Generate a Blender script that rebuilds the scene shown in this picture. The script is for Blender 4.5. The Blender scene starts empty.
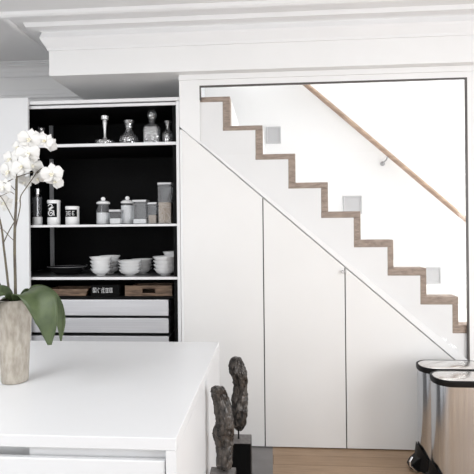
import bpy, math, random
from mathutils import Vector, Matrix, noise
random.seed(7)
C = bpy.context.scene.collection
PI = math.pi
# ------------------------------------------------------------------ camera
F = 475.0; YAW = math.atan(34/475.0); ROLL = -math.radians(0.57); HZ = 226.4; CAMZ = 1.5
RM = Matrix.Rotation(YAW, 3, 'Z') @ Matrix.Rotation(PI/2, 3, 'X') @ Matrix.Rotation(ROLL, 3, 'Z')
cd = bpy.data.cameras.new('camera'); cam = bpy.data.objects.new('camera', cd); C.objects.link(cam)
cam.matrix_world = Matrix.Translation((0, 0, CAMZ)) @ RM.to_4x4()
cd.sensor_width = 36; cd.sensor_fit = 'HORIZONTAL'; cd.lens = 36*F/474; cd.shift_y = -(237-HZ)/474
cd.clip_start = .05
bpy.context.scene.camera = cam
def ray(px, py): return RM @ Vector(((px-237)/F, (HZ-py)/F, -1))
def at(px, py, Y):
    d = ray(px, py); t = Y/d.y
    return d.x*t, CAMZ+d.z*t
def atz(px, py, z):
    d = ray(px, py); t = (z-CAMZ)/d.z
    return d.x*t, d.y*t
def X(px, Y, py=226): return at(px, py, Y)[0]
def Z(px, py, Y): return at(px, py, Y)[1]

# ------------------------------------------------------------------ materials
def base(name, col, rough=.5, metal=0, **kw):
    m = bpy.data.materials.new(name); m.use_nodes = True
    b = m.node_tree.nodes['Principled BSDF']
    b.inputs['Base Color'].default_value = (*col, 1); b.inputs['Roughness'].default_value = rough
    b.inputs['Metallic'].default_value = metal
    for k, v in kw.items(): b.inputs[k].default_value = v
    return m, m.node_tree, b
def noisy(name, c1, c2, scale=20, rough=.5, metal=0, bump=0, stretch=(1, 1, 1), detail=4, lo=.35, hi=.65, **kw):
    m, t, b = base(name, c1, rough, metal, **kw)
    tc = t.nodes.new('ShaderNodeTexCoord'); mp = t.nodes.new('ShaderNodeMapping'); mp.inputs['Scale'].default_value = stretch
    n = t.nodes.new('ShaderNodeTexNoise'); n.inputs['Scale'].default_value = scale; n.inputs['Detail'].default_value = detail
    r = t.nodes.new('ShaderNodeValToRGB'); r.color_ramp.elements[0].color = (*c1, 1); r.color_ramp.elements[1].color = (*c2, 1)
    r.color_ramp.elements[0].position = lo; r.color_ramp.elements[1].position = hi
    L = t.links.new
    L(tc.outputs['Object'], mp.inputs['Vector']); L(mp.outputs[0], n.inputs['Vector']); L(n.outputs['Fac'], r.inputs[0]); L(r.outputs[0], b.inputs['Base Color'])
    if bump:
        bp = t.nodes.new('ShaderNodeBump'); bp.inputs['Strength'].default_value = bump; bp.inputs['Distance'].default_value = .005
        L(n.outputs['Fac'], bp.inputs['Height']); L(bp.outputs[0], b.inputs['Normal'])
    return m
def srgb(r, g, b):
    f = lambda v: (v/255)/12.92 if v/255 <= .04045 else ((v/255+.055)/1.055)**2.4
    return (f(r), f(g), f(b))
WALL = noisy('wall_paint', (.83, .83, .828), (.85, .85, .848), 3, .6)
CEIL = noisy('ceiling_paint', (.82, .82, .825), (.84, .84, .845), 3, .7)
DOORM = noisy('door_paint', (.80, .793, .782), (.82, .813, .802), 2, .45)
STRW = noisy('stringer_paint', (.82, .82, .82), (.84, .84, .84), 4, .5)
LAM = noisy('white_laminate', (.735, .74, .75), (.75, .755, .765), 2, .35)
BLACK = noisy('black_lining', (.0015, .0015, .0018), (.004, .004, .0045), 90, .7, **{'Specular IOR Level': .15})
GAP = base('dark_gap', (.03, .028, .026), .8)[0]
EDGE = noisy('shelf_edge', (.74, .74, .75), (.78, .78, .79), 10, .35)
DRAW = noisy('brushed_drawer', (.60, .60, .62), (.68, .68, .70), 40, .35, .35, stretch=(.05, 1, 6))
STEEL = noisy('brushed_steel', (.58, .61, .65), (.68, .71, .75), 60, .22, 1, stretch=(4, 4, .05))
LIDS = base('polished_lid', (.75, .73, .71), .2, 1)[0]
RUBB = base('black_rubber', (.005, .005, .0055), .45, **{'Specular IOR Level': .25})[0]
CHROME = base('chrome', (.75, .75, .76), .18, 1)[0]
GREYM = base('grey_metal', (.42, .42, .43), .35, .6)[0]
DARKM = base('dark_bronze_channel', (.09, .082, .078), .4, .3)[0]
WOODE = noisy('greyed_oak', srgb(136, 119, 107), srgb(164, 147, 133), 9, .5, stretch=(3, .6, 10), bump=.1)
RAILW = noisy('rail_oak', srgb(152, 128, 110), srgb(184, 158, 136), 8, .35, stretch=(1, 5, 5))
TRAYW = noisy('tray_wood', srgb(78, 60, 46), srgb(128, 104, 84), 14, .6, stretch=(1, 4, 14))
STEMG = base('satin_silver', (.8, .8, .8), .4, .7)[0]
SHELFG = base('shelf_grey', (.10, .10, .105), .3)[0]
CER = noisy('white_ceramic', (.86, .86, .87), (.9, .9, .9), 6, .25)
VASE = noisy('mottled_stoneware', srgb(146, 138, 127), srgb(176, 169, 158), 60, .4, bump=.10, detail=8, stretch=(1, 1, .35))
LEAF = noisy('orchid_leaf', srgb(54, 68, 38), srgb(76, 90, 54), 16, .5, stretch=(1, 1, 1))
STEM = noisy('orchid_stem', srgb(66, 56, 46), srgb(96, 88, 66), 40, .5)
BARK = noisy('potting_bark', srgb(30, 24, 18), srgb(80, 66, 50), 60, .9, bump=.5)
LIPM = noisy('orchid_lip', srgb(222, 216, 192), srgb(242, 241, 234), 60, .5)
BRONZE = noisy('weathered_bronze', (.008, .007, .0065), (.15, .13, .115), 34, .34, .25, bump=1.0, detail=10, lo=.36, hi=.80, stretch=(1.4, 1.4, .7))
PLB = base('plinth_black', (.002, .002, .002), .4, **{'Specular IOR Level': .15})[0]
PLG = noisy('plinth_top_grey', srgb(104, 100, 98), srgb(122, 118, 116), 60, .5)
PLASTIC = base('white_plastic', (.5, .5, .51), .4)[0]
SUGAR = noisy('white_powder', (.86, .86, .86), (.92, .92, .92), 120, .9)
GRAIN = noisy('beige_grain', srgb(150, 134, 118), srgb(190, 174, 158), 150, .9)
LABELW = base('label_white', (.75, .75, .75), .6)[0]
LABELB = base('label_black', (.003, .003, .003), .8, **{'Specular IOR Level': .15})[0]
TIN = base('white_tin', (.85, .85, .85), .4, .0)[0]
# petals: let light through
m, t, b = base('orchid_petal', (.88, .87, .86), .5)
tr = t.nodes.new('ShaderNodeBsdfTranslucent'); tr.inputs[0].default_value = (.9, .9, .85, 1)
mx = t.nodes.new('ShaderNodeMixShader'); mx.inputs[0].default_value = .3
out = t.nodes['Material Output']; t.links.new(b.outputs[0], mx.inputs[1]); t.links.new(tr.outputs[0], mx.inputs[2]); t.links.new(mx.outputs[0], out.inputs[0])
PETAL = m
def thin_glass(name, tint, gl=.0, haze=0.0, rough=.02, cut=False):
    m = bpy.data.materials.new(name); m.use_nodes = True; t = m.node_tree; t.nodes.clear()
    o = t.nodes.new('ShaderNodeOutputMaterial'); a = t.nodes.new('ShaderNodeBsdfTransparent'); a.inputs[0].default_value = (*tint, 1)
    g = t.nodes.new('ShaderNodeBsdfGlossy'); g.inputs['Roughness'].default_value = rough
    lw = t.nodes.new('ShaderNodeLayerWeight'); lw.inputs[0].default_value = .5
    pw = t.nodes.new('ShaderNodeMath'); pw.operation = 'POWER'; pw.inputs[1].default_value = 4
    ad = t.nodes.new('ShaderNodeMath'); ad.operation = 'MULTIPLY_ADD'; ad.inputs[1].default_value = .6; ad.inputs[2].default_value = .025+gl; ad.use_clamp = True
    x = t.nodes.new('ShaderNodeMixShader'); L = t.links.new
    L(lw.outputs['Facing'], pw.inputs[0]); L(pw.outputs[0], ad.inputs[0])
    L(ad.outputs[0], x.inputs[0]); L(a.outputs[0], x.inputs[1]); L(g.outputs[0], x.inputs[2])
    if cut:
        tc = t.nodes.new('ShaderNodeTexCoord'); vo = t.nodes.new('ShaderNodeTexVoronoi'); vo.inputs['Scale'].default_value = 70
        bp = t.nodes.new('ShaderNodeBump'); bp.inputs['Strength'].default_value = 1; bp.inputs['Distance'].default_value = .004
        L(tc.outputs['Object'], vo.inputs['Vector']); L(vo.outputs['Distance'], bp.inputs['Height']); L(bp.outputs[0], g.inputs['Normal']); L(bp.outputs[0], lw.inputs['Normal'])
    if haze:
        d = t.nodes.new('ShaderNodeBsdfDiffuse'); d.inputs[0].default_value = (.6, .6, .62, 1)
        y = t.nodes.new('ShaderNodeMixShader'); y.inputs[0].default_value = haze
        L(x.outputs[0], y.inputs[1]); L(d.outputs[0], y.inputs[2]); L(y.outputs[0], o.inputs[0])
    else: L(x.outputs[0], o.inputs[0])
    return m
PANE = thin_glass('pane_glass', (.992, .992, .992))
JARG = thin_glass('jar_glass', (.88, .89, .90), .01, .11)
CUTG = thin_glass('cut_glass', (.66, .67, .69), .38, .10, .08, True)
# floor: oak boards with a stone-tile area on the kitchen side
def wood_floor():
    m, t, b = base('oak_boards', (.4, .3, .2), .45)
    tc = t.nodes.new('ShaderNodeTexCoord'); L = t.links.new
    br = t.nodes.new('ShaderNodeTexBrick'); br.inputs['Scale'].default_value = 1; br.inputs['Brick Width'].default_value = 1.6; br.inputs['Row Height'].default_value = .12
    br.inputs['Mortar Size'].default_value = .0015; br.inputs['Color1'].default_value = (*srgb(178, 152, 126), 1); br.inputs['Color2'].default_value = (*srgb(160, 134, 108), 1)
    br.inputs['Mortar'].default_value = (*srgb(90, 66, 44), 1); br.offset = .37
    n = t.nodes.new('ShaderNodeTexNoise'); n.inputs['Scale'].default_value = 6; n.inputs['Detail'].default_value = 8
    mp = t.nodes.new('ShaderNodeMapping'); mp.inputs['Scale'].default_value = (1, 14, 1)
    mi = t.nodes.new('ShaderNodeMix'); mi.data_type = 'RGBA'; mi.blend_type = 'MULTIPLY'; mi.inputs[0].default_value = .55
    r = t.nodes.new('ShaderNodeValToRGB'); r.color_ramp.elements[0].color = (.62, .58, .54, 1); r.color_ramp.elements[1].color = (1.05, 1.02, 1, 1)
    r.color_ramp.elements[0].position = .3; r.color_ramp.elements[1].position = .65
    L(tc.outputs['Object'], br.inputs['Vector']); L(tc.outputs['Object'], mp.inputs[0]); L(mp.outputs[0], n.inputs['Vector']); L(n.outputs[0], r.inputs[0])
    L(br.outputs[0], mi.inputs[6]); L(r.outputs[0], mi.inputs[7]); L(mi.outputs[2], b.inputs['Base Color'])
    return m
FLOORW = wood_floor()
TILE = noisy('grey_stone_floor', srgb(120, 117, 116), srgb(134, 131, 130), 5, .5)

# ------------------------------------------------------------------ mesh tools
class MB:
    def __init__(s): s.v = []; s.f = []
    def add(s, vs, fs):
        k = len(s.v); s.v += [tuple(v) for v in vs]; s.f += [tuple(i+k for i in f) for f in fs]; return s
    def box(s, x0, x1, y0, y1, z0, z1):
        x0, x1 = sorted((x0, x1)); y0, y1 = sorted((y0, y1)); z0, z1 = sorted((z0, z1))
        return s.add([(x0,y0,z0),(x1,y0,z0),(x1,y1,z0),(x0,y1,z0),(x0,y0,z1),(x1,y0,z1),(x1,y1,z1),(x0,y1,z1)],
                     [(0,3,2,1),(4,5,6,7),(0,1,5,4),(1,2,6,5),(2,3,7,6),(3,0,4,7)])
    def prism(s, poly, y0, y1):            # polygon in (x, z), extruded along y
        n = len(poly); a = sum(poly[i][0]*poly[(i+1) % n][1]-poly[(i+1) % n][0]*poly[i][1] for i in range(n))
        if a < 0: poly = poly[::-1]
        vs = [(x, y0, z) for x, z in poly]+[(x, y1, z) for x, z in poly]
        fs = [tuple(range(n)), tuple(range(2*n-1, n-1, -1))]+[(i, n+i, n+(i+1) % n, (i+1) % n) for i in range(n)]
        return s.add(vs, fs)
    def lathe(s, prof, c=(0, 0, 0), seg=28, sx=1, sy=1, closed=False):
        vs = []; fs = []; n = len(prof)
        for r, z in prof:
            for k in range(seg):
                a = 2*PI*k/seg; vs.append((c[0]+sx*r*math.cos(a), c[1]+sy*r*math.sin(a), c[2]+z))
        for i in range(n-1+(1 if closed else 0)):
            j = (i+1) % n
            for k in range(seg):
                q = (k+1) % seg; fs.append((i*seg+k, i*seg+q, j*seg+q, j*seg+k))
        if not closed:
            fs.append(tuple(range(seg-1, -1, -1))); fs.append(tuple((n-1)*seg+k for k in range(seg)))
        return s.add(vs, fs)
    def loft(s, rings):                    # rings of equal count, capped
        n = len(rings[0]); vs = [p for r in rings for p in r]; fs = []
        for i in range(len(rings)-1):
            for k in range(n):
                q = (k+1) % n; fs.append((i*n+k, i*n+q, (i+1)*n+q, (i+1)*n+k))
        fs.append(tuple(range(n-1, -1, -1))); fs.append(tuple((len(rings)-1)*n+k for k in range(n)))
        return s.add(vs, fs)
    def tube(s, pts, r, seg=8):
        pts = [Vector(p) for p in pts]; n = len(pts); rs = r if isinstance(r, (list, tuple)) else [r]*n
        rings = []; up = Vector((.3, 1, .2)).normalized()
        for i, p in enumerate(pts):
            d = (pts[min(i+1, n-1)]-pts[max(i-1, 0)]).normalized()
            a = d.cross(up); a = a.normalized() if a.length > 1e-4 else Vector((1, 0, 0)); b = d.cross(a)
            rings.append([p+rs[i]*(a*math.cos(2*PI*k/seg)+b*math.sin(2*PI*k/seg)) for k in range(seg)])
        return s.loft(rings)
    def build(s, name, mat, parent=None, smooth=False, bevel=0, solid=0, sub=0, seg=2):
        off = Vector((0, 0, 0)); p = parent
        while p is not None: off += p.location; p = p.parent
        me = bpy.data.meshes.new(name); me.from_pydata([tuple(Vector(v)-off) for v in s.v], [], s.f); me.update()
        me.materials.append(mat)
        import bmesh
        bm = bmesh.new(); bm.from_mesh(me); bmesh.ops.recalc_face_normals(bm, faces=bm.faces); bm.to_mesh(me); bm.free()
        o = bpy.data.objects.new(name, me); C.objects.link(o)
        if parent is not None: o.parent = parent
        if solid:
            q = o.modifiers.new('thickness', 'SOLIDIFY'); q.thickness = solid; q.offset = 0
        if bevel:
            q = o.modifiers.new('bevel', 'BEVEL'); q.width = bevel; q.segments = seg; q.limit_method = 'ANGLE'; q.angle_limit = math.radians(40)
        if sub:
            q = o.modifiers.new('sub', 'SUBSURF'); q.levels = sub; q.render_levels = sub
        if smooth:
            for f in me.polygons: f.use_smooth = True
            me.set_sharp_from_angle(angle=math.radians(42))
        return o
def rrect(cx, cy, hx, hy, r, z, n=10):
    P = []
    for sx, sy, a0 in ((1, 1, 0), (-1, 1, PI/2), (-1, -1, PI), (1, -1, 1.5*PI)):
        for k in range(n+1):
            a = a0+k/n*PI/2; P.append((cx+sx*(hx-r)+r*math.cos(a), cy+sy*(hy-r)+r*math.sin(a), z))
    return P
def tag(o, label, cat, group=None):
    o['label'] = label; o['category'] = cat
    if group: o['group'] = group
    return o
def struct(o): o['kind'] = 'structure'; return o
def thing(name, label, cat, loc=(0, 0, 0), group=None):
    o = bpy.data.objects.new(name, None); C.objects.link(o); o.location = loc; o.empty_display_size = .05
    return tag(o, label, cat, group)
def dup(root, loc, label, group=None):
    r = root.copy(); C.objects.link(r); r.location = loc; r['label'] = label
    if group: r['group'] = group
    for ch in [o for o in C.objects if o.parent == root]:
        c = ch.copy(); C.objects.link(c); c.parent = r
        for g in [o for o in C.objects if o.parent == ch]:
            d = g.copy(); C.objects.link(d); d.parent = c
    return r
B = lambda *a: MB().box(*a)

# ------------------------------------------------------------------ the room
YW = 3.22                                   # plane of the stair wall and cupboard fronts
YS = 4.12                                   # far wall of the stair flight
YR = 3.86                                   # back of the cupboard recess
XL, XR, YF, ZC = -3.2, 2.9, -2.6, 2.875
xp0 = X(180.5, YW); xo0 = X(199.5, YW, 90); xo1 = X(468.5, YW)
zo = Z(330, 81.6, YW)
struct(B(X(270.5, 2.9), XR, YF, YS, -.06, 0).build('floor', FLOORW))
struct(B(XL, X(270.5, 2.9), YF, YR, -.06, 0).build('floor_tiled', TILE))
KX0, KX1, KY0, KY1 = -2.9, -1.2, -1.7, 1.0          # ceiling opening for an added, unseen roof light
struct(MB().box(XL, KX0, YF, YR, ZC, ZC+.06).box(KX1, XR, YF, YR, ZC, ZC+.06).box(KX0, KX1, YF, KY0, ZC, ZC+.06).box(KX0, KX1, KY1, YR, ZC, ZC+.06).build('ceiling', CEIL))
w = MB()
for y in (KY0, (KY0+KY1)/2-.03, KY1-.06): w.box(KX0, KX1, y, y+.06, ZC+.01, ZC+.07)
for x in (KX0, KX1-.06): w.box(x, x+.06, KY0+.06, KY1-.06, ZC+.01, ZC+.07)
struct(w.build('window_4', LAM))  # frame of the unseen roof light, added for more light from above
struct(B(XL-.08, XL, YF, YR, 0, ZC).build('wall_left', WALL))
struct(B(XR, XR+.08, YF, -1.2, 0, ZC).box(XR, XR+.08, 1.7, YW, 0, ZC).box(XR, XR+.08, -1.2, 1.7, 0, .4).box(XR, XR+.08, -1.2, 1.7, 2.6, ZC).build('wall_right', WALL))
w = MB().box(XR+.02, XR+.07, -1.2, 1.7, .4, .46).box(XR+.02, XR+.07, -1.2, 1.7, 2.54, 2.6)
for y in (-1.2, -.26, .70, 1.64): w.box(XR+.02, XR+.07, y, y+.06, .46, 2.54)
struct(w.build('window_2', LAM))
struct(B(XL, xp0, YR, YR+.08, 0, ZC).build('wall_recess', WALL))
# stair wall: lintel, pier beside the cupboard, pier at the right
w = MB().box(xp0, 3.4, YW, YW+.024, zo, ZC).box(xo1, 3.4, YW, YW+.024, 0, zo)
zd = lambda x: None
dl0 = at(181, 128, YW); dl1 = at(449, 355.3, YW); SL = (dl1[1]-dl0[1])/(dl1[0]-dl0[0])
diag = lambda x: dl0[1]+SL*(x-dl0[0])       # line where the cupboard doors end
w.prism([(xp0, zo), (xo0, zo), (xo0, diag(xo0)), (xp0, diag(xp0))], YW, YW+.1)
w.box(xp0, xp0+.05, YW+.1, YR+.08, 0, ZC)
struct(w.build('wall_stair', WALL))
struct(B(xp0+.05, 3.4, YS, YS+.08, 0, 3.2).build('wall_stairwell', WALL))
struct(MB().box(xp0, 3.4, YW+.02, YW+.16, 3.12, 3.2).box(xp0, 3.4, YS-.1, YS, 3.12, 3.2).box(xp0, -.35, YW+.16, YS-.1, 3.12, 3.2).box(2.6, 3.4, YW+.16, YS-.1, 3.12, 3.2).build('ceiling_stairwell', CEIL))
struct(MB().box(-.35, 2.6, YW+.16, YW+.2, 3.13, 3.19).box(-.35, 2.6, YS-.14, YS-.1, 3.13, 3.19).box(-.35, -.31, YW+.2, YS-.14, 3.13, 3.19).box(2.56, 2.6, YW+.2, YS-.14, 3.13, 3.19).box(1.1, 1.14, YW+.2, YS-.14, 3.13, 3.19).build('window_5', LAM))  # frame round the unseen light added over the stairs
struct(B(3.32, 3.4, YW+.024, YS, 0, 1.0).box(3.32, 3.4, YW+.024, YS, 3.0, 3.12).build('wall_stairwell_end', WALL))
struct(B(xp0, 3.32, YW, YW+.024, ZC, 3.2).build('wall_stairwell_front', WALL))
# front wall behind the camera with two big windows
wins = [(-3.0, -1.15)]
w = MB().box(XL, XR, YF-.12, YF, 0, .5).box(XL, XR, YF-.12, YF, 2.5, ZC)
for a, b_ in ((XL, wins[0][0]), (wins[0][1], XR)): w.box(a, b_, YF-.12, YF, .5, 2.5)
struct(w.build('wall_front', WALL))
for i, (a, b_) in enumerate(wins):
    w = MB().box(a, b_, YF-.1, YF-.04, .5, .56).box(a, b_, YF-.1, YF-.04, 2.44, 2.5)
    for x in (a, (a+b_)/2-.03, b_-.06): w.box(x, x+.06, YF-.1, YF-.04, .5, 2.5)
    struct(w.build('window_%d' % (i+1), LAM))
w = MB().box(3.34, 3.38, YW+.1, YW+.15, 1.0, 3.0).box(3.34, 3.38, YS-.05, YS, 1.0, 3.0).box(3.34, 3.38, YW+.1, YS, 1.0, 1.05).box(3.34, 3.38, YW+.1, YS, 2.95, 3.0)
struct(w.build('window_3', LAM))

# beam over cupboards and stair with its crown moulding
YB = 3.14; zb = Z(200, 71, YB); xb = X(49, YB, 60)
struct(MB().box(xb, XR, YB, YW, zb, ZC).box(xb, xp0, YW, YR, zb, ZC).build('beam', WALL))
def crown(prof, path, name):
    # path of (x, y, nx, ny): mitred offset direction for unit projection
    rings = []
    for x, y, nx, ny in path: rings.append([(x+nx*p, y+ny*p, z) for p, z in prof])
    return struct(MB().loft(rings).build(name, CEIL))
def cprof(z0, z1, P):
    H = z1-z0; pts = [(0, z0), (.07*P, z0), (.07*P, z0+.10*H), (.16*P, z0+.13*H), (.24*P, z0+.18*H), (.29*P, z0+.27*H), (.31*P, z0+.38*H), (.30*P, z0+.44*H),
           (.38*P, z0+.44*H), (.40*P, z0+.54*H), (.46*P, z0+.64*H), (.58*P, z0+.72*H), (.70*P, z0+.76*H), (.70*P, z0+.82*H), (.84*P, z0+.84*H), (.84*P, z0+.91*H), (P, z0+.93*H), (P, z1), (0, z1)]
    return pts
zc0 = Z(60, 46, YB)
PB = [(0, 2.708), (.008, 2.708), (.012, 2.725), (.028, 2.75), (.04, 2.77), (.045, 2.785), (.038, 2.805), (.032, 2.822), (.05, 2.828), (.08, 2.829), (.108, 2.830), (.112, 2.842), (.118, 2.856), (.185, 2.858), (.192, 2.850), (.205, 2.846), (.225, 2.847), (.236, 2.856), (.240, ZC), (0, ZC)]
crown(PB, [(xb, YR, -1, 0), (xb, YB, -1, -1), (XR, YB, 0, -1)], 'trim_1')
crown(cprof(ZC-.12, ZC, .10), [(XL, YR, 0, -1), (xb, YR, 0, -1)], 'trim_2')
crown([(0, 2.56), (.012, 2.56), (.018, 2.58), (.035, 2.59), (.035, 2.61), (.02, 2.62), (.012, 2.66), (0, 2.665)], [(XL, YR, 0, -1), (xp0, YR, 0, -1)], 'trim_3')
# thin raised band where the stair wall meets the beam
struct(B(xp0, XR, YW-.012, YW, zb-.035, zb).build('trim_4', WALL))

# ------------------------------------------------------------------ staircase
stair = thing('staircase', 'white staircase with zigzag greyed oak tread edges behind the wall opening', 'staircase', ((xp0+xo1)/2, YW+.45, 0))
ysf = YW+.02
tz = [(96.7, 101.9), (125.6, 130.3), (153.9, 159.4), (182.4, 188.3), (211.4, 217.8), (239.8, 247.2), (268, 275.6), (296.6, 304.6), (325.2, 333.4)]
rx = [(222.6, 230), (255.3, 262.6), (288.2, 295.4), (321, 328), (353.7, 360.6), (387.5, 393.4), (420.3, 426.4), (452.4, 458.4)]
tops = []
for i, (a, b_) in enumerate(tz):
    lx = 199.5 if i == 0 else rx[i-1][0]; hx = rx[i][1] if i < 8 else 500
    mx_ = (lx+min(hx, 470))/2
    zt, zl = Z(mx_, a, ysf), Z(mx_, b_, ysf)
    x0 = xo0-.07 if i == 0 else X(lx, ysf, a); x1 = X(hx, ysf, a)
    if i == 8: x1 = xo1+.25
    if x1 > x0:
        td = B(x0, x1, ysf, ysf+.11, zl, zt).build('tread', WOODE, stair, bevel=.004); B(x0, x1, ysf+.11, YS-.001, zl, zt).build('white_tread_board', WALL, td)
    tops.append((x0, x1, zl, zt))
for i in range(8):
    rs = B(X(rx[i][0], ysf, tz[i][1]), tops[i][1], ysf, ysf+.11, tops[i+1][3], tops[i][2]).build('riser', WOODE, stair, bevel=.003)
    B(X(rx[i][0], ysf, tz[i][1]), tops[i][1]-.002, ysf+.11, YS-.001, tops[i+1][3], tops[i][2]).build('white_riser_board', WALL, rs)
# stringer: white face below the zigzag
pl = [(xo0, tops[0][2])]
for i in range(8):
    xr = X(rx[i][0], ysf, tz[i][1]); pl += [(xr, tops[i][2]), (xr, tops[i+1][2])]
pl += [(xo1+.2, tops[8][2]), (xo1+.2, diag(xo1+.2)), (xo0, diag(xo0))]
MB().prism(pl, ysf+.002, ysf+.05).build('stringer', STRW, stair)
# sloping trim strip along the underside
d = .075
MB().prism([(xo0, diag(xo0)+.006), (xo1, diag(xo1)+.006), (xo1, diag(xo1)+d), (xo0, diag(xo0)+.02)], YW-.002, ysf+.002).build('stringer_trim', WALL, stair, bevel=.002)
# glass in front
gl = thing('glass_panel', 'clear glass panel in a thin dark channel filling the staircase opening', 'glass panel', ((xo0+xo1)/2, YW+.01, 1.3))
MB().prism([(xo0+.002, zo-.004), (xo1-.004, zo-.004), (xo1-.004, diag(xo1)+d+.003), (xo0+.002, diag(xo0)+.024)], YW+.008, YW+.014).build('pane', PANE, gl)
MB().box(xo0, xo1, YW-.001, YW+.017, zo-.010, zo).box(xo1-.011, xo1, YW-.001, YW+.017, diag(xo1)+d+.004, zo-.01).box(xo0, xo0+.009, YW-.001, YW+.017, tops[0][2]+.01, zo-.01).build('channel', DARKM, gl)
# step lights
for k, (a, b_, c, d_, lab) in enumerate([(266, 127, 281, 143.5, 'square white wall light above the second stair from the top'), (343, 196, 362, 214, 'square white wall light above the middle stairs beside the handrail bracket'), (426, 267, 441, 283.5, 'square white wall light low on the flight by the lowest stairs')]):
    x0, z1 = at(a, b_, YS); x1, z0 = at(c, d_, YS)
    r = thing('step_light', lab, 'wall light', ((x0+x1)/2, YS, z0), 'step lights beside the stairs')
    fr = MB().box(x0, x0+.014, YS-.012, YS, z0, z1).box(x1-.014, x1, YS-.012, YS, z0, z1).box(x0+.014, x1-.014, YS-.012, YS, z0, z0+.014).box(x0+.014, x1-.014, YS-.012, YS, z1-.014, z1)
    fr.build('frame', PLASTIC, r, bevel=.002); B(x0+.014, x1-.014, YS-.005, YS, z0+.014, z1-.014).build('lens', PLASTIC, r)
# handrail
yr = YS-.065
p0 = at(303, 82, yr); p1 = at(468, 221.5, yr); dd = ((p1[0]-p0[0]), (p1[1]-p0[1]))
A = (p0[0]-.12*dd[0], yr, p0[1]-.12*dd[1]); E_ = (p0[0]+1.25*dd[0], yr, p0[1]+1.25*dd[1])
hr = thing('handrail', 'oak handrail sloping down the far wall of the staircase', 'handrail', (p0[0], yr, p0[1]))
MB().tube([A, E_], .021, 16).build('rail', RAILW, hr, smooth=True)
for q in (.52, 1.15):
    bx, bz = p0[0]+q*dd[0], p0[1]+q*dd[1]
    o = MB().tube([(bx, yr, bz-.018), (bx-.01, yr+.01, bz-.05), (bx-.03, YS-.01, bz-.075)], .006, 8)
    br = o.build('bracket', GREYM, hr, smooth=True)
    MB().tube([(bx-.03, YS-.008, bz-.075), (bx-.03, YS, bz-.075)], .02, 14).build('wall_plate', GREYM, br, smooth=True)

# ------------------------------------------------------------------ under-stair cupboard
zb0 = Z(300, 447.3, YW)
us = thing('understairs_cupboard', 'white cupboard under the stairs with three sloping-top doors', 'cupboard', ((xp0+xo1)/2, YW+.1, 0))
xs = [xp0+.018, X(264, YW, 320), X(345.8, YW, 350), xo1-.004]
g = .0035
for i in range(3):
    a, b_ = xs[i]+(g if i else 0), xs[i+1]-g
    dr = MB().prism([(a, zb0), (b_, zb0), (b_, diag(b_)-g), (a, diag(a)-g)], YW, YW+.018).build('door', DOORM, us, bevel=.0015)
    if i == 1:
        kx, kz = at(342.5, 271.5, YW)
        MB().lathe([(.006, 0), (.006, .012), (.011, .015), (.012, .022), (.008, .027), (.0, .028)], (0, 0, 0), 16)
        k = MB(); rings = []
        for r_, y_ in ((.005, 0), (.005, .010), (.011, .013), (.012, .020), (.007, .026)):
            rings.append([(kx+r_*math.cos(2*PI*q/16), YW-y_, kz+r_*math.sin(2*PI*q/16)) for q in range(16)])
        k.loft(rings).build('knob', CHROME, dr, smooth=True)
MB().box(xp0+.001, xp0+.018, YW, YW+.05, 0, diag(xp0+.02)-.002).build('side_frame', WALL, us)
MB().prism([(xp0+.02, 0), (xo1-.002, 0), (xo1-.002, diag(xo1)-.005), (xp0+.02, diag(xp0)-.02)], YW+.022, YW+.035).build('backing', GAP, us)

# ------------------------------------------------------------------ tall cupboard at left, open cupboard
zct = Z(100, 99.5, YW)
xt1 = X(29.7, 3.2, 200)
tc_ = thing('tall_cupboard', 'tall plain white cupboard left of the open black shelves', 'cupboard', (-2.3, 3.5, 0))
B(XL+.02, xt1-.27, 3.24, YR-.003, .08, zct-.03).build('body', LAM, tc_)
B(XL+.02, xt1, 3.185, 3.208, .08, zct+.02).build('door', LAM, tc_, bevel=.002)
B(XL+.02, xt1-.27, 3.30, YR-.003, 0, .08).build('plinth', LAM, tc_)
xa, xb2 = xt1+.004, xp0-.002
oc = thing('open_cupboard', 'open cupboard with black lined shelves and silver drawers', 'cupboard', ((xa+xb2)/2, 3.5, 0))
yf, yk = 3.235, 3.80
xa -= .26
MB().box(xa, xa+.018, yf, yk, 0, zct-.045).box(xb2-.05, xb2-.022, yf, yk, 0, zct-.045).box(xa, xb2-.022, yk, yk+.02, 0, zct-.045).box(xa, xb2-.022, yf, yk+.02, zct-.045, zct-.03).box(xa+.018, xb2-.05, yf, yk, .0, .1).build('carcass', BLACK, oc)
B(xa, xb2, YW-.008, yk+.02, zct-.024, zct).build('top_rail', EDGE, oc, bevel=.002)
zr1 = Z(105, 103.6, YW)
B(xa, xb2-.022, YW+.002, YW+.014, zr1-.022, zr1-.002).build('door_track', EDGE, oc, bevel=.002)
B(xb2-.022, xb2, YW-.002, yk, 0, zct-.026).build('side_panel', LAM, oc, bevel=.002)
xi0, xi1 = xa+.018, xb2-.05
SZ = {}
for k, (py, th) in enumerate(((143.4, .020), (224.4, .016), (277.0, .018))):
    z = Z(105, py, yf); SZ[k+1] = z
    B(xi0, xi1+.028, yf-.006, yf+.012, z-th, z).build('shelf_edge', EDGE, oc)
    B(xi0, xi1, yf+.012, yk, z-th, z).build('shelf', SHELFG if k == 2 else BLACK, oc)
zd0 = Z(105, 299.6, yf)
B(xi0, xi1, yf+.03, yk, zd0+.004, zd0+.016).build('drawer_unit_top', BLACK, oc)
SZ[4] = zd0+.016
xup = X(49.5, 3.74, 180)
MB().box(xup-.012, xup+.012, 3.765, 3.79, SZ[3], SZ[2]-.017).box(xup-.012, xup+.012, 3.765, 3.79, SZ[2], SZ[1]-.021).box(xup-.012, xup+.012, 3.765, 3.79, SZ[1], zct-.05).build('upright', DRAW, oc)
xd0, xd1 = X(22, yf, 320), X(168.3, yf, 320)
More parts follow.
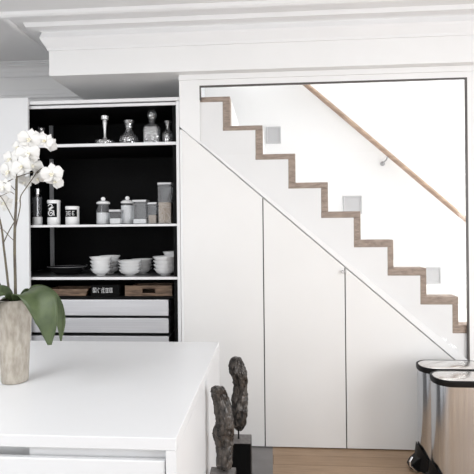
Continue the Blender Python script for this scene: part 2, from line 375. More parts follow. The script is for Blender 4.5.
for a, b_ in ((299.8, 315.6), (318.2, 332.8), (336.2, 352), (355, 371), (374, 396)):
    z1, z0 = Z(105, a, yf), Z(105, b_, yf)
    dr = B(xd0, xd1, yf, yf+.02, z0, z1).build('drawer', DRAW, oc, bevel=.002)
    B(xd0+.01, xd1-.01, yf+.02, yk-.05, z0+.01, z1-.012).build('drawer_box', GREYM, dr)

# ------------------------------------------------------------------ kitchen island
zi = .90
xir1, yib = atz(219, 342, zi); xir0, yif = atz(176.3, 438.3, zi)
xir = (xir1+xir0)/2; xil = -2.3; tt = .036
print('island', xir1, xir0, yib, yif)
isl = thing('kitchen_island', 'white kitchen island with flat worktop in the foreground', 'kitchen island', ((xil+xir)/2, (yif+yib)/2, 0))
B(xil, xir, yif, yib, zi-tt, zi).build('worktop', LAM, isl, bevel=.002)
ygr = atz(208.3, 400, 0)[0]
# shadow joint on the end panel where px 208 meets x = xir
dr_ = ray(208.4, 420); yj = dr_.y*(xir/dr_.x)
sp = 0.030; ztp = zi-tt; zgr = at(208.4, 389, yj)[1]
MB().box(xir-sp, xir, yif, yj-.003, 0, ztp).box(xir-sp, xir, yj-.003, yib, zgr, ztp).build('end_panel', LAM, isl)
B(xir-sp, xir, yj+.003, yib, 0, zgr-.001).build('back_end_panel', LAM, isl)
B(xil, xir-sp-.001, yif+.12, yib, 0, ztp).build('body', LAM, isl)
zg = Z(100, 460.4, yif); xn = X(24, yif, 455); xdr = xir-sp-.004
B(xil, xdr, yif+.004, yif+.024, 0.1, zg).build('drawer_front', LAM, isl, bevel=.003)
B(xil, xn, yif+.055, yif+.118, zg-.05, ztp-.001).build('grip_recess', LAM, isl)
B(xn, xdr, yif+.03, yif+.118, zg-.05, ztp-.001).build('grip_rail', LAM, isl, bevel=.002)
B(xil, xdr, yif+.06, yif+.118, 0, .1).build('plinth', LAM, isl)

# ------------------------------------------------------------------ sculptures on plinths
def sculpture(rows, Y, ox, oy, sc, name_label, ztop_base, seed, rodpx):
    rows = [(oy+a/sc, ox+l/sc, ox+r/sc) for a, l, r in rows]
    x0, z0 = at((rows[-1][1]+rows[-1][2])/2, rows[-1][0], Y)
    root = thing('sculpture', name_label, 'sculpture', (x0, Y, ztop_base), 'bronze torso sculptures')
    rings = []; N = 72
    def samp(u):
        k = min(int(u), len(rows)-2); f = u-k; f = f*f*(3-2*f)
        return [rows[k][j]*(1-f)+rows[k+1][j]*f for j in range(3)]
    M = 120
    for i in range(M+1):
        u = i/M*(len(rows)-1); py, l, r = samp(u)
        xl, z = at(l, py, Y); xr, _ = at(r, py, Y); R = (xr-xl)/2; cx = (xl+xr)/2
        e = min(1, .70+.9*min(i, M-i)/10)
        cy = Y+.012*math.sin(u*1.1+seed); ring = []
        for k in range(N):
            a = 2*PI*k/N; q = Vector((math.cos(a)*1.5+seed, math.sin(a)*1.5, z*16))
            n1 = noise.noise(q)*.16+noise.noise(q*3)*.16+noise.noise(q*7)*.09-.16*math.exp(-((math.sin((a+1.57-.4*math.sin(u))/2))**2)*30)
            rr = R*e*(1.0+n1); ring.append((cx+rr*math.cos(a), cy+rr*.85*math.sin(a), z+noise.noise(q*2)*.004))
        rings.append(ring)
    MB().loft(rings[::-1]).build('figure', BRONZE, root, smooth=True)
    xr_, zr_ = at(rodpx, rows[-1][0], Y)
    MB().lathe([(.0045, ztop_base), (.0045, z0+.03)], (xr_, Y, 0), 12).build('rod', RUBB, root, smooth=True)
    return root
def plinth(xc, Y, hx, hy, ztop, label):
    r = thing('display_plinth', label, 'plinth', (xc, Y, 0), 'square black display plinths')
    B(xc-hx, xc+hx, Y-hy, Y+hy, 0, ztop-.003).build('block', PLB, r, bevel=.002)
    B(xc-hx+.001, xc+hx-.001, Y-hy+.001, Y+hy-.001, ztop-.003, ztop).build('top_face', PLG, r)
zp1 = .34
_, y1f = atz(243, 443.3, zp1); _, y1b = atz(243, 434.2, zp1); Yp1 = (y1f+y1b)/2; x1r = X(250.8, y1f, 445)
hx1 = .062
plinth(x1r-hx1, Yp1, hx1, (y1b-y1f)/2, zp1, 'black square plinth with grey top under the taller rear sculpture')
sculpture([(50, 152, 184), (58, 148, 188), (75, 142, 196), (100, 145, 205), (125, 154, 206), (150, 161, 208), (180, 157, 210), (200, 153, 211), (230, 154, 209), (262, 155, 206), (290, 158, 203), (308, 163, 196), (318, 170, 190)],
          Yp1, 190, 344, 3.646, 'dark weathered bronze figure, the rear one, on a grey-topped black plinth', zp1, 1.3, 190+177/3.646)
Yp2 = 1.93; zp2 = Z(222, 470.5, Yp2)
plinth(X(223, Yp2, 470), Yp2, .052, .028, zp2, 'black square plinth right against the end of the white island')
sculpture([(153, 84, 126), (160, 79, 129), (175, 77, 132), (200, 80, 141), (225, 84, 150), (250, 91, 154), (275, 99, 156), (300, 92, 157), (325, 83, 157), (345, 84, 155), (370, 92, 155), (400, 96, 155), (430, 97, 153), (448, 100, 149), (456, 106, 143)],
          Yp2, 190, 344, 3.646, 'dark weathered bronze figure, the front one, beside the white island end', zp2, 4.1, 190+124/3.646)

# ------------------------------------------------------------------ waste bins
yb1 = 3.0; xl1 = X(417, yb1, 372)
HX, HY, RR, HB = .21, .103, .095, .640
def bin_(loc, label):
    r = thing('pedal_bin', label, 'bin', loc, 'steel pedal bins')
    x, y, _ = loc
    def S(levels): return [rrect(x, y, HX-i, HY-i, RR-i, z) for i, z in levels]
    MB().loft(S([(.014, .035), (.006, .10), (.006, HB-.034)])).build('body', STEEL, r, smooth=True)
    MB().loft(S([(.004, HB-.034), (0, HB-.021), (0, HB-.003), (.003, HB), (.010, HB), (.012, HB-.004), (.012, HB-.034)])).build('rim', RUBB, r, smooth=True)
    MB().loft(S([(.013, HB-.012), (.013, HB-.002), (.02, HB+.002), (.05, HB+.006), (.09, HB+.008)])).build('lid', LIDS, r, smooth=True)
    def skirt(i, zf): return [(a+(-.018*max(0, 1-(a-(x-HX))/.08)*(1-min(1, zf(a)/.15)) if a < x-HX+.08 else 0), b_, zf(a)) for a, b_, _ in rrect(x, y, HX-i, HY-i, RR-i, 0, 20)]
    zs_ = lambda a: max(.016, .150-1.55*max(0, a-(x-HX)))
    MB().loft([skirt(.006, lambda a: 0), skirt(-.004, lambda a: .008), skirt(-.004, zs_), skirt(.010, zs_)]).build('base', RUBB, r)
    pd = MB().prism([(x-HX-.062, .018), (x-HX-.045, .05), (x-HX-.02, .075), (x-HX+.02, .10), (x-HX+.03, .0), (x-HX-.02, .004)], y-.055, y+.03).build('pedal', RUBB, r, bevel=.004)
    MB().tube([(x-HX-.046, y-.05, .088), (x-HX-.062, y-.055, .066), (x-HX-.060, y-.06, .042), (x-HX-.028, y-.064, .014)], .0085, 10).build('pedal_tip', CHROME, pd, smooth=True)
    return r
b1 = bin_((xl1+HX, yb1, 0), 'brushed steel pedal bin nearer the under-stair doors, behind the other')
yb2 = 2.778; xl2 = X(431, yb2, 380)
dup(b1, (xl2+HX, yb2, 0), 'brushed steel pedal bin in front, cut by the right edge')

# ------------------------------------------------------------------ orchid
Yv = 1.80; zt = zi
xv = X(15, Yv, 380)
vase = thing('vase', 'tall mottled beige stoneware vase on the island worktop', 'vase', (xv, Yv, zi))
s = 1.82/475
prof_o = [(11.2, 0), (12.6, .6), (13.0, 2), (13.8, 20), (14.8, 40), (16.2, 60), (17.2, 70), (17.6, 76), (16.6, 81), (14.6, 84)]
pin = [(13.2, 84), (15, 80), (15.6, 74), (14, 60), (12, 30), (10.5, 4)]
prof = [(a*s, b_*s) for a, b_ in prof_o]+[(a*s, b_*s) for a, b_ in pin]
MB().lathe(prof, (xv, Yv, zi), 40).build('body', VASE, vase, smooth=True)
zm = zi+80*s                                 # mouth
orch = thing('orchid', 'white moth orchid with arching stems and broad leaves in the vase', 'orchid', (xv, Yv, zi+76*s))
MB().lathe([(.0, 70*s), (15.4*s, 70*s), (15.2*s, 77*s), (8*s, 79*s), (0.001, 80*s)], (xv, Yv, zi), 24).build('potting_bark', BARK, orch, smooth=True)
def P3(px, py, Y=Yv):
    x, z = at(px, py, Y); return Vector((x, Y, z))
def smoothpts(pts, n=6):
    pts = [Vector(p) for p in pts]; out = []
    q = [pts[0]*2-pts[1]]+pts+[pts[-1]*2-pts[-2]]
    for i in range(1, len(q)-2):
        for k in range(n):
            t_ = k/n; a, b_, c, d_ = q[i-1], q[i], q[i+1], q[i+2]
            out.append(.5*((2*b_)+(-a+c)*t_+(2*a-5*b_+4*c-d_)*t_**2+(-a+3*b_-3*c+d_)*t_**3))
    out.append(pts[-1]); return out
def leaf(pts, widths, fold=.25, twist=None):
    c = smoothpts(pts, 8); n = len(c); rows = []; W = 8
    vs = []; fs = []
    for i, p in enumerate(c):
        t_ = i/(n-1)*(len(widths)-1); k = min(int(t_), len(widths)-2); f = t_-k; wd = widths[k]*(1-f)+widths[k+1]*f
        dr = (c[min(i+1, n-1)]-c[max(i-1, 0)]).normalized()
        side = twist(i/(n-1)) if twist else Vector((0, 1, 0)); side = (side-dr*side.dot(dr)).normalized(); nr = side.cross(dr)
        for j in range(W+1):
            u = j/W*2-1; vs.append(p+side*(u*wd)+nr*(fold*wd*abs(u)**1.4)+nr*.05*wd*math.sin(6*u+i*.4))
    for i in range(n-1):
        for j in range(W): fs.append((i*(W+1)+j, i*(W+1)+j+1, (i+1)*(W+1)+j+1, (i+1)*(W+1)+j))
    return MB().add(vs, fs).build('leaf', LEAF, orch, smooth=True, solid=.0022)
tw1 = lambda t_: Vector((.25+.85*min(1, t_*1.5), 1.0-1.3*t_, .20))
leaf([P3(18, 301), P3(22, 294, Yv-.03), P3(33, 294, Yv-.07), P3(43, 304, Yv-.10), P3(48, 322, Yv-.12), P3(50, 345, Yv-.13)], [.016, .030, .042, .048, .052, .053, .050, .044, .030, .008], -.18, tw1)
leaf([P3(19, 300), P3(30, 290.5, Yv+.03), P3(45, 293, Yv+.05), P3(55, 303, Yv+.05), P3(61, 320, Yv+.04), P3(61, 341, Yv+.03)], [.012, .022, .026, .027, .026, .02, .003], -.2, tw1)
leaf([P3(14, 300), P3(8, 292, Yv-.03), P3(0, 291, Yv-.06), P3(-10, 300, Yv-.09), P3(-16, 318, Yv-.1)], [.012, .026, .034, .034, .028, .004], -.2, lambda t_: Vector((-.6*t_, 1, .5)))
leaf([P3(13, 300), P3(8, 296, Yv+.04), P3(0, 302, Yv+.09), P3(-8, 315, Yv+.11)], [.012, .022, .026, .022, .003], -.2)
for pts, r in (
    ([(15.5, 302), (15.3, 280), (14.6, 250), (15, 225), (16.2, 200), (16.6, 174)], [.0058, .0046]),
    ([(10, 301), (6.5, 270), (3.5, 245), (1, 225), (-6, 200), (-14, 178)], [.0046, .003]),
    ([(14.6, 232), (20, 208), (20.5, 197), (26, 188), (33, 178), (37, 172), (42, 168)], [.0022, .0015]),
    ([(14.2, 221), (8, 209), (2.5, 199), (-5, 190)], [.0018, .0014]),
    ([(-6, 184), (5, 182.5), (15, 178), (26, 174), (36, 172), (46, 174), (56, 178)], [.0018, .0012]),
    ([(15, 190), (10, 185), (4, 182.5)], [.0016, .0012]),
    ([(3.5, 243), (9, 231), (14.3, 222)], [.0022, .0018]),
    ([(13.5, 240), (10, 237), (2, 229), (-8, 226)], [.0016, .0012]),
    ([(14, 194), (10, 192), (3, 195), (-3, 197)], [.0015, .0012]),
    ([(16.6, 176), (18, 160), (24, 148), (33, 141), (44, 140), (52, 145)], [.0030, .0018]),
    ([(10.5, 301), (2, 288), (-6, 270), (-12, 250)], [.0030, .0018])):
    c = smoothpts([P3(a, b_, Yv+.004*math.sin(i*2.1)) for i, (a, b_) in enumerate(pts)])
    MB().tube(c, [r[0]+(r[1]-r[0])*i/(len(c)-1) for i in range(len(c))], 8).build('stem', STEM, orch, smooth=True)
def petal(mb, M_, ang, L_, W_, cup, prof='round', back=0):
    n, w_ = 8, 6; vs = []; fs = []
    for i in range(n+1):
        t_ = i/n
        wd = W_*(math.sin(PI*min(1, t_*.96+.04))**.6 if prof == 'round' else math.sin(PI*(t_*.9+.06))**.9)
        if prof == 'round': wd *= (.55+.6*t_)
        for j in range(w_+1):
            u = j/w_*2-1
            x = u*wd*.5; y = t_*L_*(1-.10*u*u*t_); z = cup*L_*(t_**2)-.22*abs(u)**2*wd*.5+back+.03*L_*math.sin(5*u+3*t_)*t_
            ca, sa = math.cos(ang), math.sin(ang)
            vs.append(M_ @ Vector((x*ca-y*sa, x*sa+y*ca, z)))
    for i in range(n):
        for j in range(w_): fs.append((i*(w_+1)+j, i*(w_+1)+j+1, (i+1)*(w_+1)+j+1, (i+1)*(w_+1)+j))
    mb.add(vs, fs)
def flower(px, py, size, Y, nx, nz, roll):
    c = P3(px, py, Y); nrm = Vector((nx, -1, nz)).normalized()      # facing direction
    up = Vector((math.sin(roll), 0, math.cos(roll))); up = (up-nrm*up.dot(nrm)).normalized(); sd = up.cross(nrm)
    M_ = Matrix((sd, up, nrm)).transposed().to_4x4(); M_.translation = c
    R = size*1.84/475/2; mb = MB()
    for a in (PI*.5, -PI*.5): petal(mb, M_, a*.92, R*1.05, R*1.35, .10, 'round', .002)
    for a in (0, 2.25, -2.25): petal(mb, M_, a, R*1.0, R*.78, -.05, 'thin', -.001)
    o = mb.build('flower', PETAL, orch, smooth=True, solid=.0008)
    lp = MB()
    for a, l in ((PI, .42), (PI*.72, .26), (-PI*.72, .26)): petal(lp, M_, a, R*l, R*.26, .9, 'thin', .003)
    lp.lathe([(.001, 0), (R*.08, .002), (R*.09, .006), (.001, .010)], (0, 0, 0), 8)
    k = 8*4; lp.v[-k:] = [tuple(M_ @ Vector(v)) for v in lp.v[-k:]]
    lp.build('lip', LIPM, o, smooth=True, solid=.0006)
FL = [(29.5, 139, 19, -.03, .3, .1, .2), (38, 138.5, 15, .01, .5, .2, -.3), (45.5, 141, 15, -.02, .1, .3, .5), (50, 144, 13, .01, .6, -.1, .9),
      (19, 147, 16, .02, -.5, .1, .1), (28, 153, 20, -.03, .2, 0, -.2), (11, 159, 17, 0, -.3, .1, .4), (33, 165, 16, -.01, .7, -.1, .3), (22, 166, 19, -.05, -.2, 0, -.3),
      (9, 171, 18, -.02, -.3, -.1, .2), (17, 172, 15, .02, .1, -.3, .5),
      (52, 173.5, 19, -.02, .2, .1, -.1), (55.5, 181, 14, .01, .6, -.2, .8), (45, 178, 12, .02, -.2, -.2, .3), (37.5, 178.5, 12, .01, .2, -.4, -.4),
      (4, 187, 16, .0, -.2, 0, .2), (25, 182, 12, .03, .1, -.3, .6), (5, 203, 14, .02, .4, -.2, 1.2)]
for f_ in FL: flower(f_[0], f_[1], f_[2]*1.22, Yv+f_[3], *f_[4:])
for px, py in ((43, 133), (18.5, 201), (53.5, 171)):
    c = P3(px, py, Yv); MB().lathe([(.0005, -.007), (.003, -.004), (.0042, 0), (.003, .005), (.0005, .008)], c, 10).build('bud', PETAL, orch, smooth=True)

# ------------------------------------------------------------------ glassware, top shelf
z1s, z2s, z3s, z4s = SZ[1], SZ[2], SZ[3], SZ[4]
def px2m(Y): return Y/F
def lathe_thing(name, lab, cat, px, Y, zs, parts, group=None):
    x = X(px, Y, 226-(zs-CAMZ)/Y*F); r = thing(name, lab, cat, (x, Y, zs), group); k = px2m(Y); first = None
    made = {}
    for pn, prof, mat, par in parts:
        o = MB().lathe([(max(a*k, .0004), b_*k) for a, b_ in prof], (x, Y, zs), 32).build(pn, mat, made.get(par, r), smooth=True); made[pn] = o
    return r
Y1 = 3.36
# heights in px above the shelf surface; the shelf edge hides about 3 px
lathe_thing('candlestick', 'slender pale candlestick with a wide glass foot on the top shelf', 'candlestick', 105, Y1, z1s,
    [('base', [(10, 0), (10.2, 4.5), (10, 5.5), (6, 6.5), (2.5, 8)], CUTG, None), ('stem', [(2.2, 8), (1.1, 10), (1.4, 18), (2.3, 25), (2.0, 26.5)], STEMG, None), ('candle_cup', [(1.8, 26.5), (3.6, 27.5), (3.8, 31), (3.4, 31.2), (2.6, 28.6), (1, 28)], STEMG, None)])
lathe_thing('carafe', 'low round-bellied glass carafe with flared neck on the top shelf', 'carafe', 129, Y1, z1s,
    [('body', [(7.5, 0), (9.4, 2), (9.8, 6), (8.5, 9.5), (4.5, 13), (3.0, 17), (3.4, 21), (5.4, 25.5), (5.0, 25.6), (2.8, 21), (2.5, 17), (4, 13), (8, 9), (9.2, 6), (8.6, 3), (.1, 2.4)], CUTG, None), ('neck_ring', [(3.1, 18), (3.9, 18.4), (3.9, 19.6), (3.2, 20)], CUTG, 'body')])
def box_thing(name, lab, cat, px, Y, zs, parts, group=None):
    x = X(px, Y, 226-(zs-CAMZ)/Y*F); r = thing(name, lab, cat, (x, Y, zs), group); k = px2m(Y); made = {}
    for pn, hx, hy, a, b_, mat, par in parts:
        made[pn] = B(x-hx*k, x+hx*k, Y-hy*k, Y+hy*k, zs+a*k, zs+b_*k).build(pn, mat, made.get(par, r), bevel=.003)
    return r, x, k
r, x, k = box_thing('decanter', 'square cut-glass decanter with round ball stopper', 'decanter', 152.3, Y1, z1s, [])
MB().loft([rrect(x, Y1, a*k, a*.8*k, c*k, z1s+b_*k, 5) for a, c, b_ in ((7.6, 2.5, 0), (8.2, 2.5, 1), (8.2, 2.8, 17), (7.2, 3.4, 19.6), (4.5, 3.2, 21.3))]).build('bottle', CUTG, r, smooth=True)
MB().lathe([(a*k, b_*k) for a, b_ in [(4, 21), (3, 22), (2.6, 24), (3.8, 25)]], (x, Y1, z1s), 24).build('neck', CUTG, r, smooth=True)
MB().lathe([(a*k, b_*k) for a, b_ in [(2, 25), (2.4, 26), (4.4, 28), (5.2, 31), (4.4, 34), (2.4, 36), (.1, 36.5)]], (x, Y1, z1s), 20).build('stopper', CUTG, r, smooth=True)
lathe_thing('perfume_bottle', 'small glass bottle with flared top at the right end', 'bottle', 168.2, Y1, z1s,
    [('body', [(5.6, 0), (6, 2), (6, 10.5), (5, 13), (2.4, 15), (2.2, 17)], CUTG, None), ('flared_lip', [(2.2, 17), (2.6, 20), (4.2, 24), (3.8, 24), (2, 20), (1.6, 18)], CUTG, None)])
lathe_thing('vase', 'small glass vase behind the orchid blooms on the top shelf', 'vase', 41, Y1+.1, z1s,
    [('body', [(4, 0), (4.6, 3), (3, 10), (2.2, 14), (3.0, 18), (4.4, 23), (4.0, 23), (2.4, 18), (1.6, 14), (2.4, 9), (3.6, 3), (.1, 2)], CUTG, None)])

# ------------------------------------------------------------------ storage jars, second shelf
Y2 = 3.33
def cyl_jar(name, lab, cat, px, w_, h, parts, Y=Y2, group=None): return lathe_thing(name, lab, cat, px, Y, z2s, parts, group)
cyl_jar('spice_mill', 'tall clear mill with white base and cap under the orchid', 'pepper mill', 37.6, 0, 0,
    [('base', [(4.8, 0), (4.9, 1), (4.9, 8), (4.3, 8.6)], LABELW, None), ('body', [(4.3, 8.6), (4.3, 22), (4.6, 24), (4.6, 29)], JARG, None), ('spindle', [(.8, 8.6), (.8, 29)], CHROME, 'body'), ('grinder_cap', [(4.6, 29), (3.4, 31), (2.8, 33), (3.6, 35), (3.4, 37.5), (1, 38.5)], CHROME, None)])
def glyphs(root_part, x, Y, r, z0, rows, cols, cw, ch, seedv, mat):
    """small marks wrapped round a tin"""
    rnd = random.Random(seedv); mb = MB()
    for i in range(rows):
        for j in range(cols):
            a0 = -PI/2+(j-(cols-1)/2)*cw/r
            for (dx, dz, w_, h_) in [(0, .38, .7, .13), (0, -.38, .7, .13), (rnd.choice((-.3, .3)), 0, .13, .8), (rnd.choice((-.1, .15)), 0, .5, .12)]:
                a1 = a0+(dx-w_/2)*cw*.85/r; a2 = a0+(dx+w_/2)*cw*.85/r; zc = z0+(i+.5)*ch
                za, zb_ = zc+(dz-h_/2)*ch*.8, zc+(dz+h_/2)*ch*.8; R2 = r+.0010
                mb.add([(x+q*math.cos(a), Y+q*math.sin(a), z) for q in (r-.001, R2) for a in (a1, a2) for z in (za, zb_)], [(0, 1, 3, 2), (4, 6, 7, 5), (0, 4, 5, 1), (2, 3, 7, 6), (0, 2, 6, 4), (1, 5, 7, 3)])
    return mb.build('lettering', mat, root_part)
def strokes(root_part, x, Y, r, lines, th, mat):
    mb = MB(); R2 = r+.0014
    for ln in lines:
        c = smoothpts2(ln, 5)
        mb.tube([(x+R2*math.sin(u/R2), Y-R2*math.cos(u/R2), z) for u, z in c], th, 6)
    return mb.build('lettering', mat, root_part, smooth=True)
def smoothpts2(pts, n):
    return [(v.x, v.y) for v in smoothpts([Vector((a, b_, 0)) for a, b_ in pts], n)]
def panel(root_part, x, Y, r, z0, z1, half, mat, nm='label_panel'):
    vs = []; fs = []; n = 12
    for i in range(n+1):
        a = -PI/2-half+2*half*i/n
        for z in (z0, z1): vs.append((x+(r+.0006)*math.cos(a), Y+(r+.0006)*math.sin(a), z))
    for i in range(n): fs.append((2*i, 2*i+2, 2*i+3, 2*i+1))
    return MB().add(vs, fs).build(nm, mat, root_part, smooth=True, solid=.0008)
def part_of(r, nm): return [o for o in C.objects if o.parent == r and o.name.startswith(nm)][0]
k = px2m(Y2)
r = cyl_jar('canister', 'tall white canister with large black lettering panel', 'canister', 54, 0, 0,
    [('body', [(6.2, 0), (6.4, .6), (6.4, 23), (6.2, 23.4)], TIN, None), ('lid', [(6.6, 23.4), (6.6, 25), (6.2, 25.6), (.1, 25.8)], TIN, None)])
bo = part_of(r, 'body'); x = r.location.x
panel(bo, x-0, Y2, 6.4*k, z2s+8*k, z2s+22*k, .9, LABELB); strokes(bo, x, Y2, 6.4*k, [[(a*k, z2s+b_*k) for a, b_ in q] for q in ([(-3, 19.5), (-1.5, 21), (.8, 20.6), (1.2, 19), (-.5, 17.6), (-2.6, 16.4)], [(-2, 15.6), (.5, 17), (2.6, 18.4)], [(2.4, 13.6), (.4, 15.2), (-2, 14.2), (-2.8, 11.8), (-1.4, 9.8), (.8, 9.8), (1.6, 11.6), (.4, 12.8), (-1, 12)], [(2.6, 15), (2.8, 12), (3, 9.6)])], .55*k, LABELW)
r = cyl_jar('canister', 'short white tin with a black label and lettering', 'canister', 72.5, 0, 0,
    [('body', [(6.6, 0), (6.8, .6), (6.8, 17), (6.6, 17.2)], TIN, None), ('lid', [(7, 17), (7, 18.4), (6.6, 19), (.1, 19.2)], TIN, None)])
bo = part_of(r, 'body'); x = r.location.x
panel(bo, x, Y2, 6.8*k, z2s+8.2*k, z2s+15.5*k, 1.1, LABELB); glyphs(bo, x, Y2, 6.8*k+.0012, z2s+8.8*k, 1, 3, 3.6*k, 6*k, 5, LABELW)
def knob_jar(px, lab, R, H, fill, Y=Y2):
    return cyl_jar('storage_jar', lab, 'jar', px, 0, 0,
      [('body', [(R-.4, 0), (R, 1), (R, H*.5), (R-1.6, H*.62), (R-1.6, H*.74)] if R > 6.9 else [(R-.4, 0), (R, 1), (R, H*.62), (R-.8, H*.74)], JARG, None),
       ('contents', [(R-.7, .6), (R-.4, 1.5), (R-.5, fill), (.1, fill+.5)], SUGAR, 'body'),
       ('lid', [(R-1.4, H*.74), (R-.2, H*.76), (R-.2, H*.80), (R-2, H*.85), (2.2, H*.87), (1.2, H*.88)], CER, None), ('knob', [(1.2, H*.87), (2.2, H*.91), (2.3, H*.95), (1.2, H), (.1, H+.1)], CER, 'lid')], Y)
knob_jar(103.4, 'knob-lidded glass jar, half full of white powder, leftmost of the lidded jars', 7.0, 28, 12)
knob_jar(127.6, 'knob-lidded glass jar full of white powder behind the low square jars', 6.8, 28.5, 19, Y2+.03)
def sq_jar(px, hx, H, fill, lab, mat, lidm, Y=Y2, clip=False):
    r, x, kk = box_thing('storage_jar', lab, 'jar', px, Y, z2s, [('body', hx, hx, 0, H-2.4, JARG, None), ('lid', hx+.3, hx+.3, H-2.4, H, lidm, None)])
    bo = part_of(r, 'body'); B(x-(hx-.6)*kk, x+(hx-.6)*kk, Y-(hx-.6)*kk, Y+(hx-.6)*kk, z2s+.5*kk, z2s+fill*kk).build('contents', mat, bo, bevel=.003)
    if clip:
        l = part_of(r, 'lid'); MB().tube([(x+(hx+.3)*kk, Y-.004, z2s+(H-1)*kk), (x+(hx+1.4)*kk, Y-.004, z2s+(H-2)*kk), (x+(hx+1.2)*kk, Y-.004, z2s+(H-5)*kk), (x+hx*kk, Y-.004, z2s+(H-6)*kk)], .0015, 8).build('clip', CHROME, l, smooth=True)
sq_jar(116.6, 5.8, 15, 6, 'low square glass jar with a little white powder', SUGAR, GREYM, Y2-.03)
sq_jar(141.2, 6.9, 24.5, 5, 'medium square glass jar with a grey lid, nearly empty', SUGAR, GREYM, Y2)
sq_jar(153.3, 4.5, 22, 9, 'narrow square glass jar of pale flour beside the tall jar', GRAIN, GREYM, Y2+.01)
sq_jar(166.2, 6.8, 41.5, 21.5, 'tallest square glass jar half filled with beige grain', GRAIN, GREYM, Y2, True)

# ------------------------------------------------------------------ bowls, third shelf
k = px2m(3.38)
bowl = None
STK = [(101, 3.37, 11.2, 4, 'front left bowl stack'), (110, 3.49, 11.0, 4, 'stack behind the left bowls'), (130, 3.37, 12.2, 4, 'middle bowl stack'),
       (142, 3.50, 11.6, 4, 'stack behind the middle bowls'), (165.5, 3.37, 12.8, 4, 'right bowl stack'), (172, 3.50, 9.5, 5, 'stack behind the right bowls')]
names = {1: 'bottom', 2: 'second from bottom', 3: 'third from bottom', 4: 'fourth from bottom', 5: 'top'}
for px, Y, R, n, nm in STK:
    hs = .82 if 'middle' in nm else 1.03; step = 3.8*k*hs
    x = X(px, Y, 275)
    for i in range(n):
        RR_ = R*(1-.03*(n-1-i)) if i else R*.93
        o = MB(); kk = k
        pr = [(RR_*.42, 0), (RR_*.44, .7), (RR_*.60, 1.5), (RR_*.76, 2.8), (RR_*.85, 4.4), (RR_*.97, 6.0), (RR_, 6.6), (RR_*.985, 6.8), (RR_*.94, 6.3), (RR_*.80, 4.4), (RR_*.70, 3.0), (RR_*.50, 1.9), (.02, 1.6)]
        pr = [(a, b_*hs) for a, b_ in pr]
        o.lathe([(a*kk, b_*kk) for a, b_ in pr], (x, Y, z3s+i*step), 36)
        b_ = o.build('bowl', CER, None, smooth=True)
        me = b_.data; off = Vector((x, Y, z3s+i*step))
        for v in me.vertices: v.co -= off
        b_.location = off
        pos = 'top' if i == n-1 else names[i+1]
        tag(b_, 'white ceramic bowl, %s of the %s' % (pos, nm), 'bowl', 'white bowls on the third shelf')

# dark oval dish with two white beads modelled for bright glints, third shelf
xd_ = X(67, 3.42, 270); dz_ = (275-267)*3.42/F
dish = thing('serving_dish', 'wide black oval dish on the third shelf left of the bowls', 'dish', (xd_, 3.42, z3s))
MB().lathe([(.06, 0), (.08, .004), (.12, dz_*.5), (.148, dz_), (.146, dz_+.002), (.116, dz_*.5+.004), (.078, .009), (.001, .008)], (xd_, 3.42, z3s), 40, 1, .62).build('dish_body', RUBB, dish, smooth=True)
MB().lathe([(.148, dz_-.001), (.1495, dz_+.001), (.147, dz_+.003), (.1455, dz_+.001)], (xd_, 3.42, z3s), 40, 1, .62, closed=True).build('shiny_rim', GREYM, dish, smooth=True)
for i, (px, py, dy) in enumerate(((69.5, 266, -.012), (74.3, 264.3, .028))):
    r0 = .0115; yy = 3.40+dy; xx = X(px, yy, 265); zc_ = z3s+.010+r0+.003
    zc_ = z3s+.0095+r0*1.35+abs(xx-xd_)*.1
    o = MB().lathe([(.0004, -r0*1.35), (r0*.6, -r0*1.05), (r0, -.2*r0), (r0*.95, .4*r0), (r0*.55, r0*1.15), (.0004, r0*1.35)], (xx, yy, zc_), 18).build('bead', CER, None, smooth=True)
    off = Vector((xx, yy, zc_))
    for v in o.data.vertices: v.co -= off
    o.location = off
    tag(o, ('shiny white egg in the black oval dish, the left one', 'shiny white egg in the black oval dish, the one nearer the bowls')[i], 'bead', 'white beads standing for glints in the black dish')
xs1, xs2 = X(79, 3.36, 265), X(89, 3.40, 265)
sp_ = thing('spoon', 'steel spoon leaning on the rim of the black oval dish', 'spoon', ((xs1+xs2)/2, 3.38, z3s+dz_), None)
MB().tube([(xs1+.01, 3.40, z3s+dz_*.72), ((xs1+xs2)/2, 3.385, z3s+dz_+.004), (xs2, 3.36, z3s+dz_+.017)], [.0022, .0018, .0028], 8).build('handle', CHROME, sp_, smooth=True)
MB().lathe([(.0008, -.004), (.007, -.003), (.010, .001), (.009, .001), (.004, -.002), (.0008, -.0025)], (xs1+.002, 3.402, z3s+dz_*.70), 18, 1.25, .9).build('bowl_end', CHROME, sp_, smooth=True)

# trays and box under the third shelf
def tray(a, b_, ph, label, hole):
    Y = 3.30; x0, x1 = X(a, Y, 292), X(b_, Y, 292); z = z4s
    r = thing('wooden_box', label, 'box', ((x0+x1)/2, Y+.1, z), 'boxes under the bowl shelf')
    h = ph*Y/F
    if hole:
        m_ = (x0+x1)/2
        MB().box(x0, x1, Y, Y+.012, z, z+h*.28).box(x0, x1, Y, Y+.012, z+h*.72, z+h).box(x0, m_-.045, Y, Y+.012, z+h*.28, z+h*.72).box(m_+.05, x1, Y, Y+.012, z+h*.28, z+h*.72).build('front', TRAYW, r)
    else: MB().prism([(x0+.02, z), (x1-.02, z), (x1, z+h), (x0, z+h)], Y, Y+.012).build('front', TRAYW, r, bevel=.002)
    MB().box(x0+.02, x1-.02, Y+.012, Y+.22, z, z+.006).box(x0+.02, x1-.02, Y+.21, Y+.22, z+.006, z+h*.9).box(x0+.02, x0+.03, Y+.012, Y+.21, z+.006, z+h*.9).box(x1-.03, x1-.02, Y+.012, Y+.21, z+.006, z+h*.9).build('tray_body', TRAYW, r)
tray(42, 88, 7.0, 'shallow wooden tray left of the black lettered box', False)
tray(125, 172, 10.5, 'wooden crate with a dark hand slot, under the bowls', True)
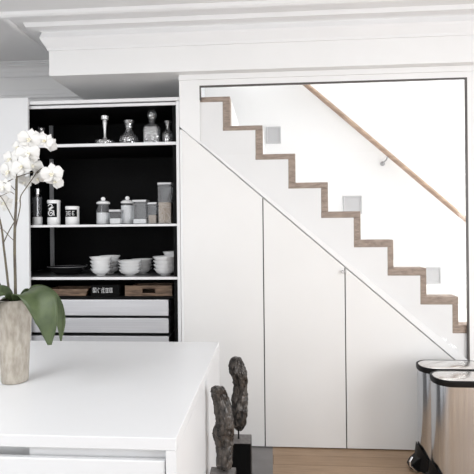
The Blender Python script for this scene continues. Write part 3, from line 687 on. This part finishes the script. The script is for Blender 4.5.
Y = 3.30; x0, x1 = X(91, Y, 292), X(119, Y, 292)
r = thing('black_box', 'small black box with white lettering between wooden trays', 'box', ((x0+x1)/2, Y+.08, z4s), 'boxes under the bowl shelf')
B(x0, x1, Y, Y+.16, z4s, z4s+.078).build('box_body', LABELB, r, bevel=.002)
mb = MB(); rnd = random.Random(11); n = 5; ch = 7.6*Y/F*.82; cw = 4.3*Y/F
xs0 = X(92.5, Y, 292); zc = z4s+.040
for i in range(n):
    cx = xs0+cw*(i+.5)
    st = [[(-.4, .0, .1, .9), (.45, 0, .1, .9), (0, .42, .9, .12), (-.1, .12, .5, .1), (0, -.12, .12, .6), (.15, -.3, .5, .12), (-.2, -.35, .12, .25)],
          [(-.2, 0, .1, .5), (-.05, .36, .12, .25), (-.05, -.36, .12, .25), (.3, .3, .2, .1)],
          [(-.35, .25, .16, .1), (-.35, -.05, .16, .1), (-.3, -.35, .1, .3), (.2, .42, .6, .1), (.15, .15, .7, .1), (.05, -.25, .1, .5), (.3, -.25, .1, .5), (.45, -.4, .15, .1)],
          [(-.25, -.1, .1, .7), (.1, 0, .1, .8), (.35, -.1, .1, .7), (.05, .35, .9, .1), (.1, -.42, .7, .1)],
          [(-.35, 0, .1, .9), (.1, .4, .6, .1), (.1, .1, .6, .1), (.1, -.15, .1, .6), (.35, -.3, .1, .4), (-.1, -.35, .1, .3)]][i]
    for dx, dz, w_, h_ in st:
        mb.box(cx+(dx-w_/2)*cw*.85, cx+(dx+w_/2)*cw*.85, Y-.0012, Y+.0004, zc+(dz-h_/2)*ch*.85, zc+(dz+h_/2)*ch*.85)
mb.build('lettering', LABELW, r)

# ------------------------------------------------------------------ light
def area(name, loc, rot, sx, sy, power, col=(1, 1, 1)):
    l = bpy.data.lights.new(name, 'AREA'); l.shape = 'RECTANGLE'; l.size = sx; l.size_y = sy; l.energy = power; l.color = col
    o = bpy.data.objects.new(name, l); C.objects.link(o); o.location = loc; o.rotation_euler = rot
    return o
for i, (a, b_) in enumerate(wins):
    area('window_daylight', ((a+b_)/2, YF-.03, 1.5), (PI/2, 0, 0), b_-a-.1, 1.9, 31, (.97, .985, 1))
area('side_daylight', (XR+.01, .25, 1.5), (PI/2, 0, PI/2), 2.8, 2.1, 134, (.97, .985, 1))
area('added_roof_fill', ((KX0+KX1)/2, (KY0+KY1)/2, ZC-.005), (0, 0, 0), KX1-KX0-.05, KY1-KY0-.05, 94, (.97, .985, 1))  # fill added overhead to brighten the worktop
area('added_stair_fill', (1.12, (YW+YS)/2+.03, 3.115), (0, 0, 0), 2.85, .6, 20, (.98, .99, 1))  # fill added under the stairwell ceiling to lift the dim upper wall
area('stair_daylight', (3.3, (YW+YS)/2+.05, 2.0), (PI/2, 0, PI/2), .75, 1.9, 75, (1, .995, .98))
wd = bpy.data.worlds.new('world'); bpy.context.scene.world = wd; wd.use_nodes = True
wd.node_tree.nodes['Background'].inputs[0].default_value = (.95, .97, 1, 1); wd.node_tree.nodes['Background'].inputs[1].default_value = 1.2
vs_ = bpy.context.scene.view_settings
vs_.view_transform = 'Standard'; vs_.look = 'None'; vs_.exposure = -.38; vs_.gamma = 1
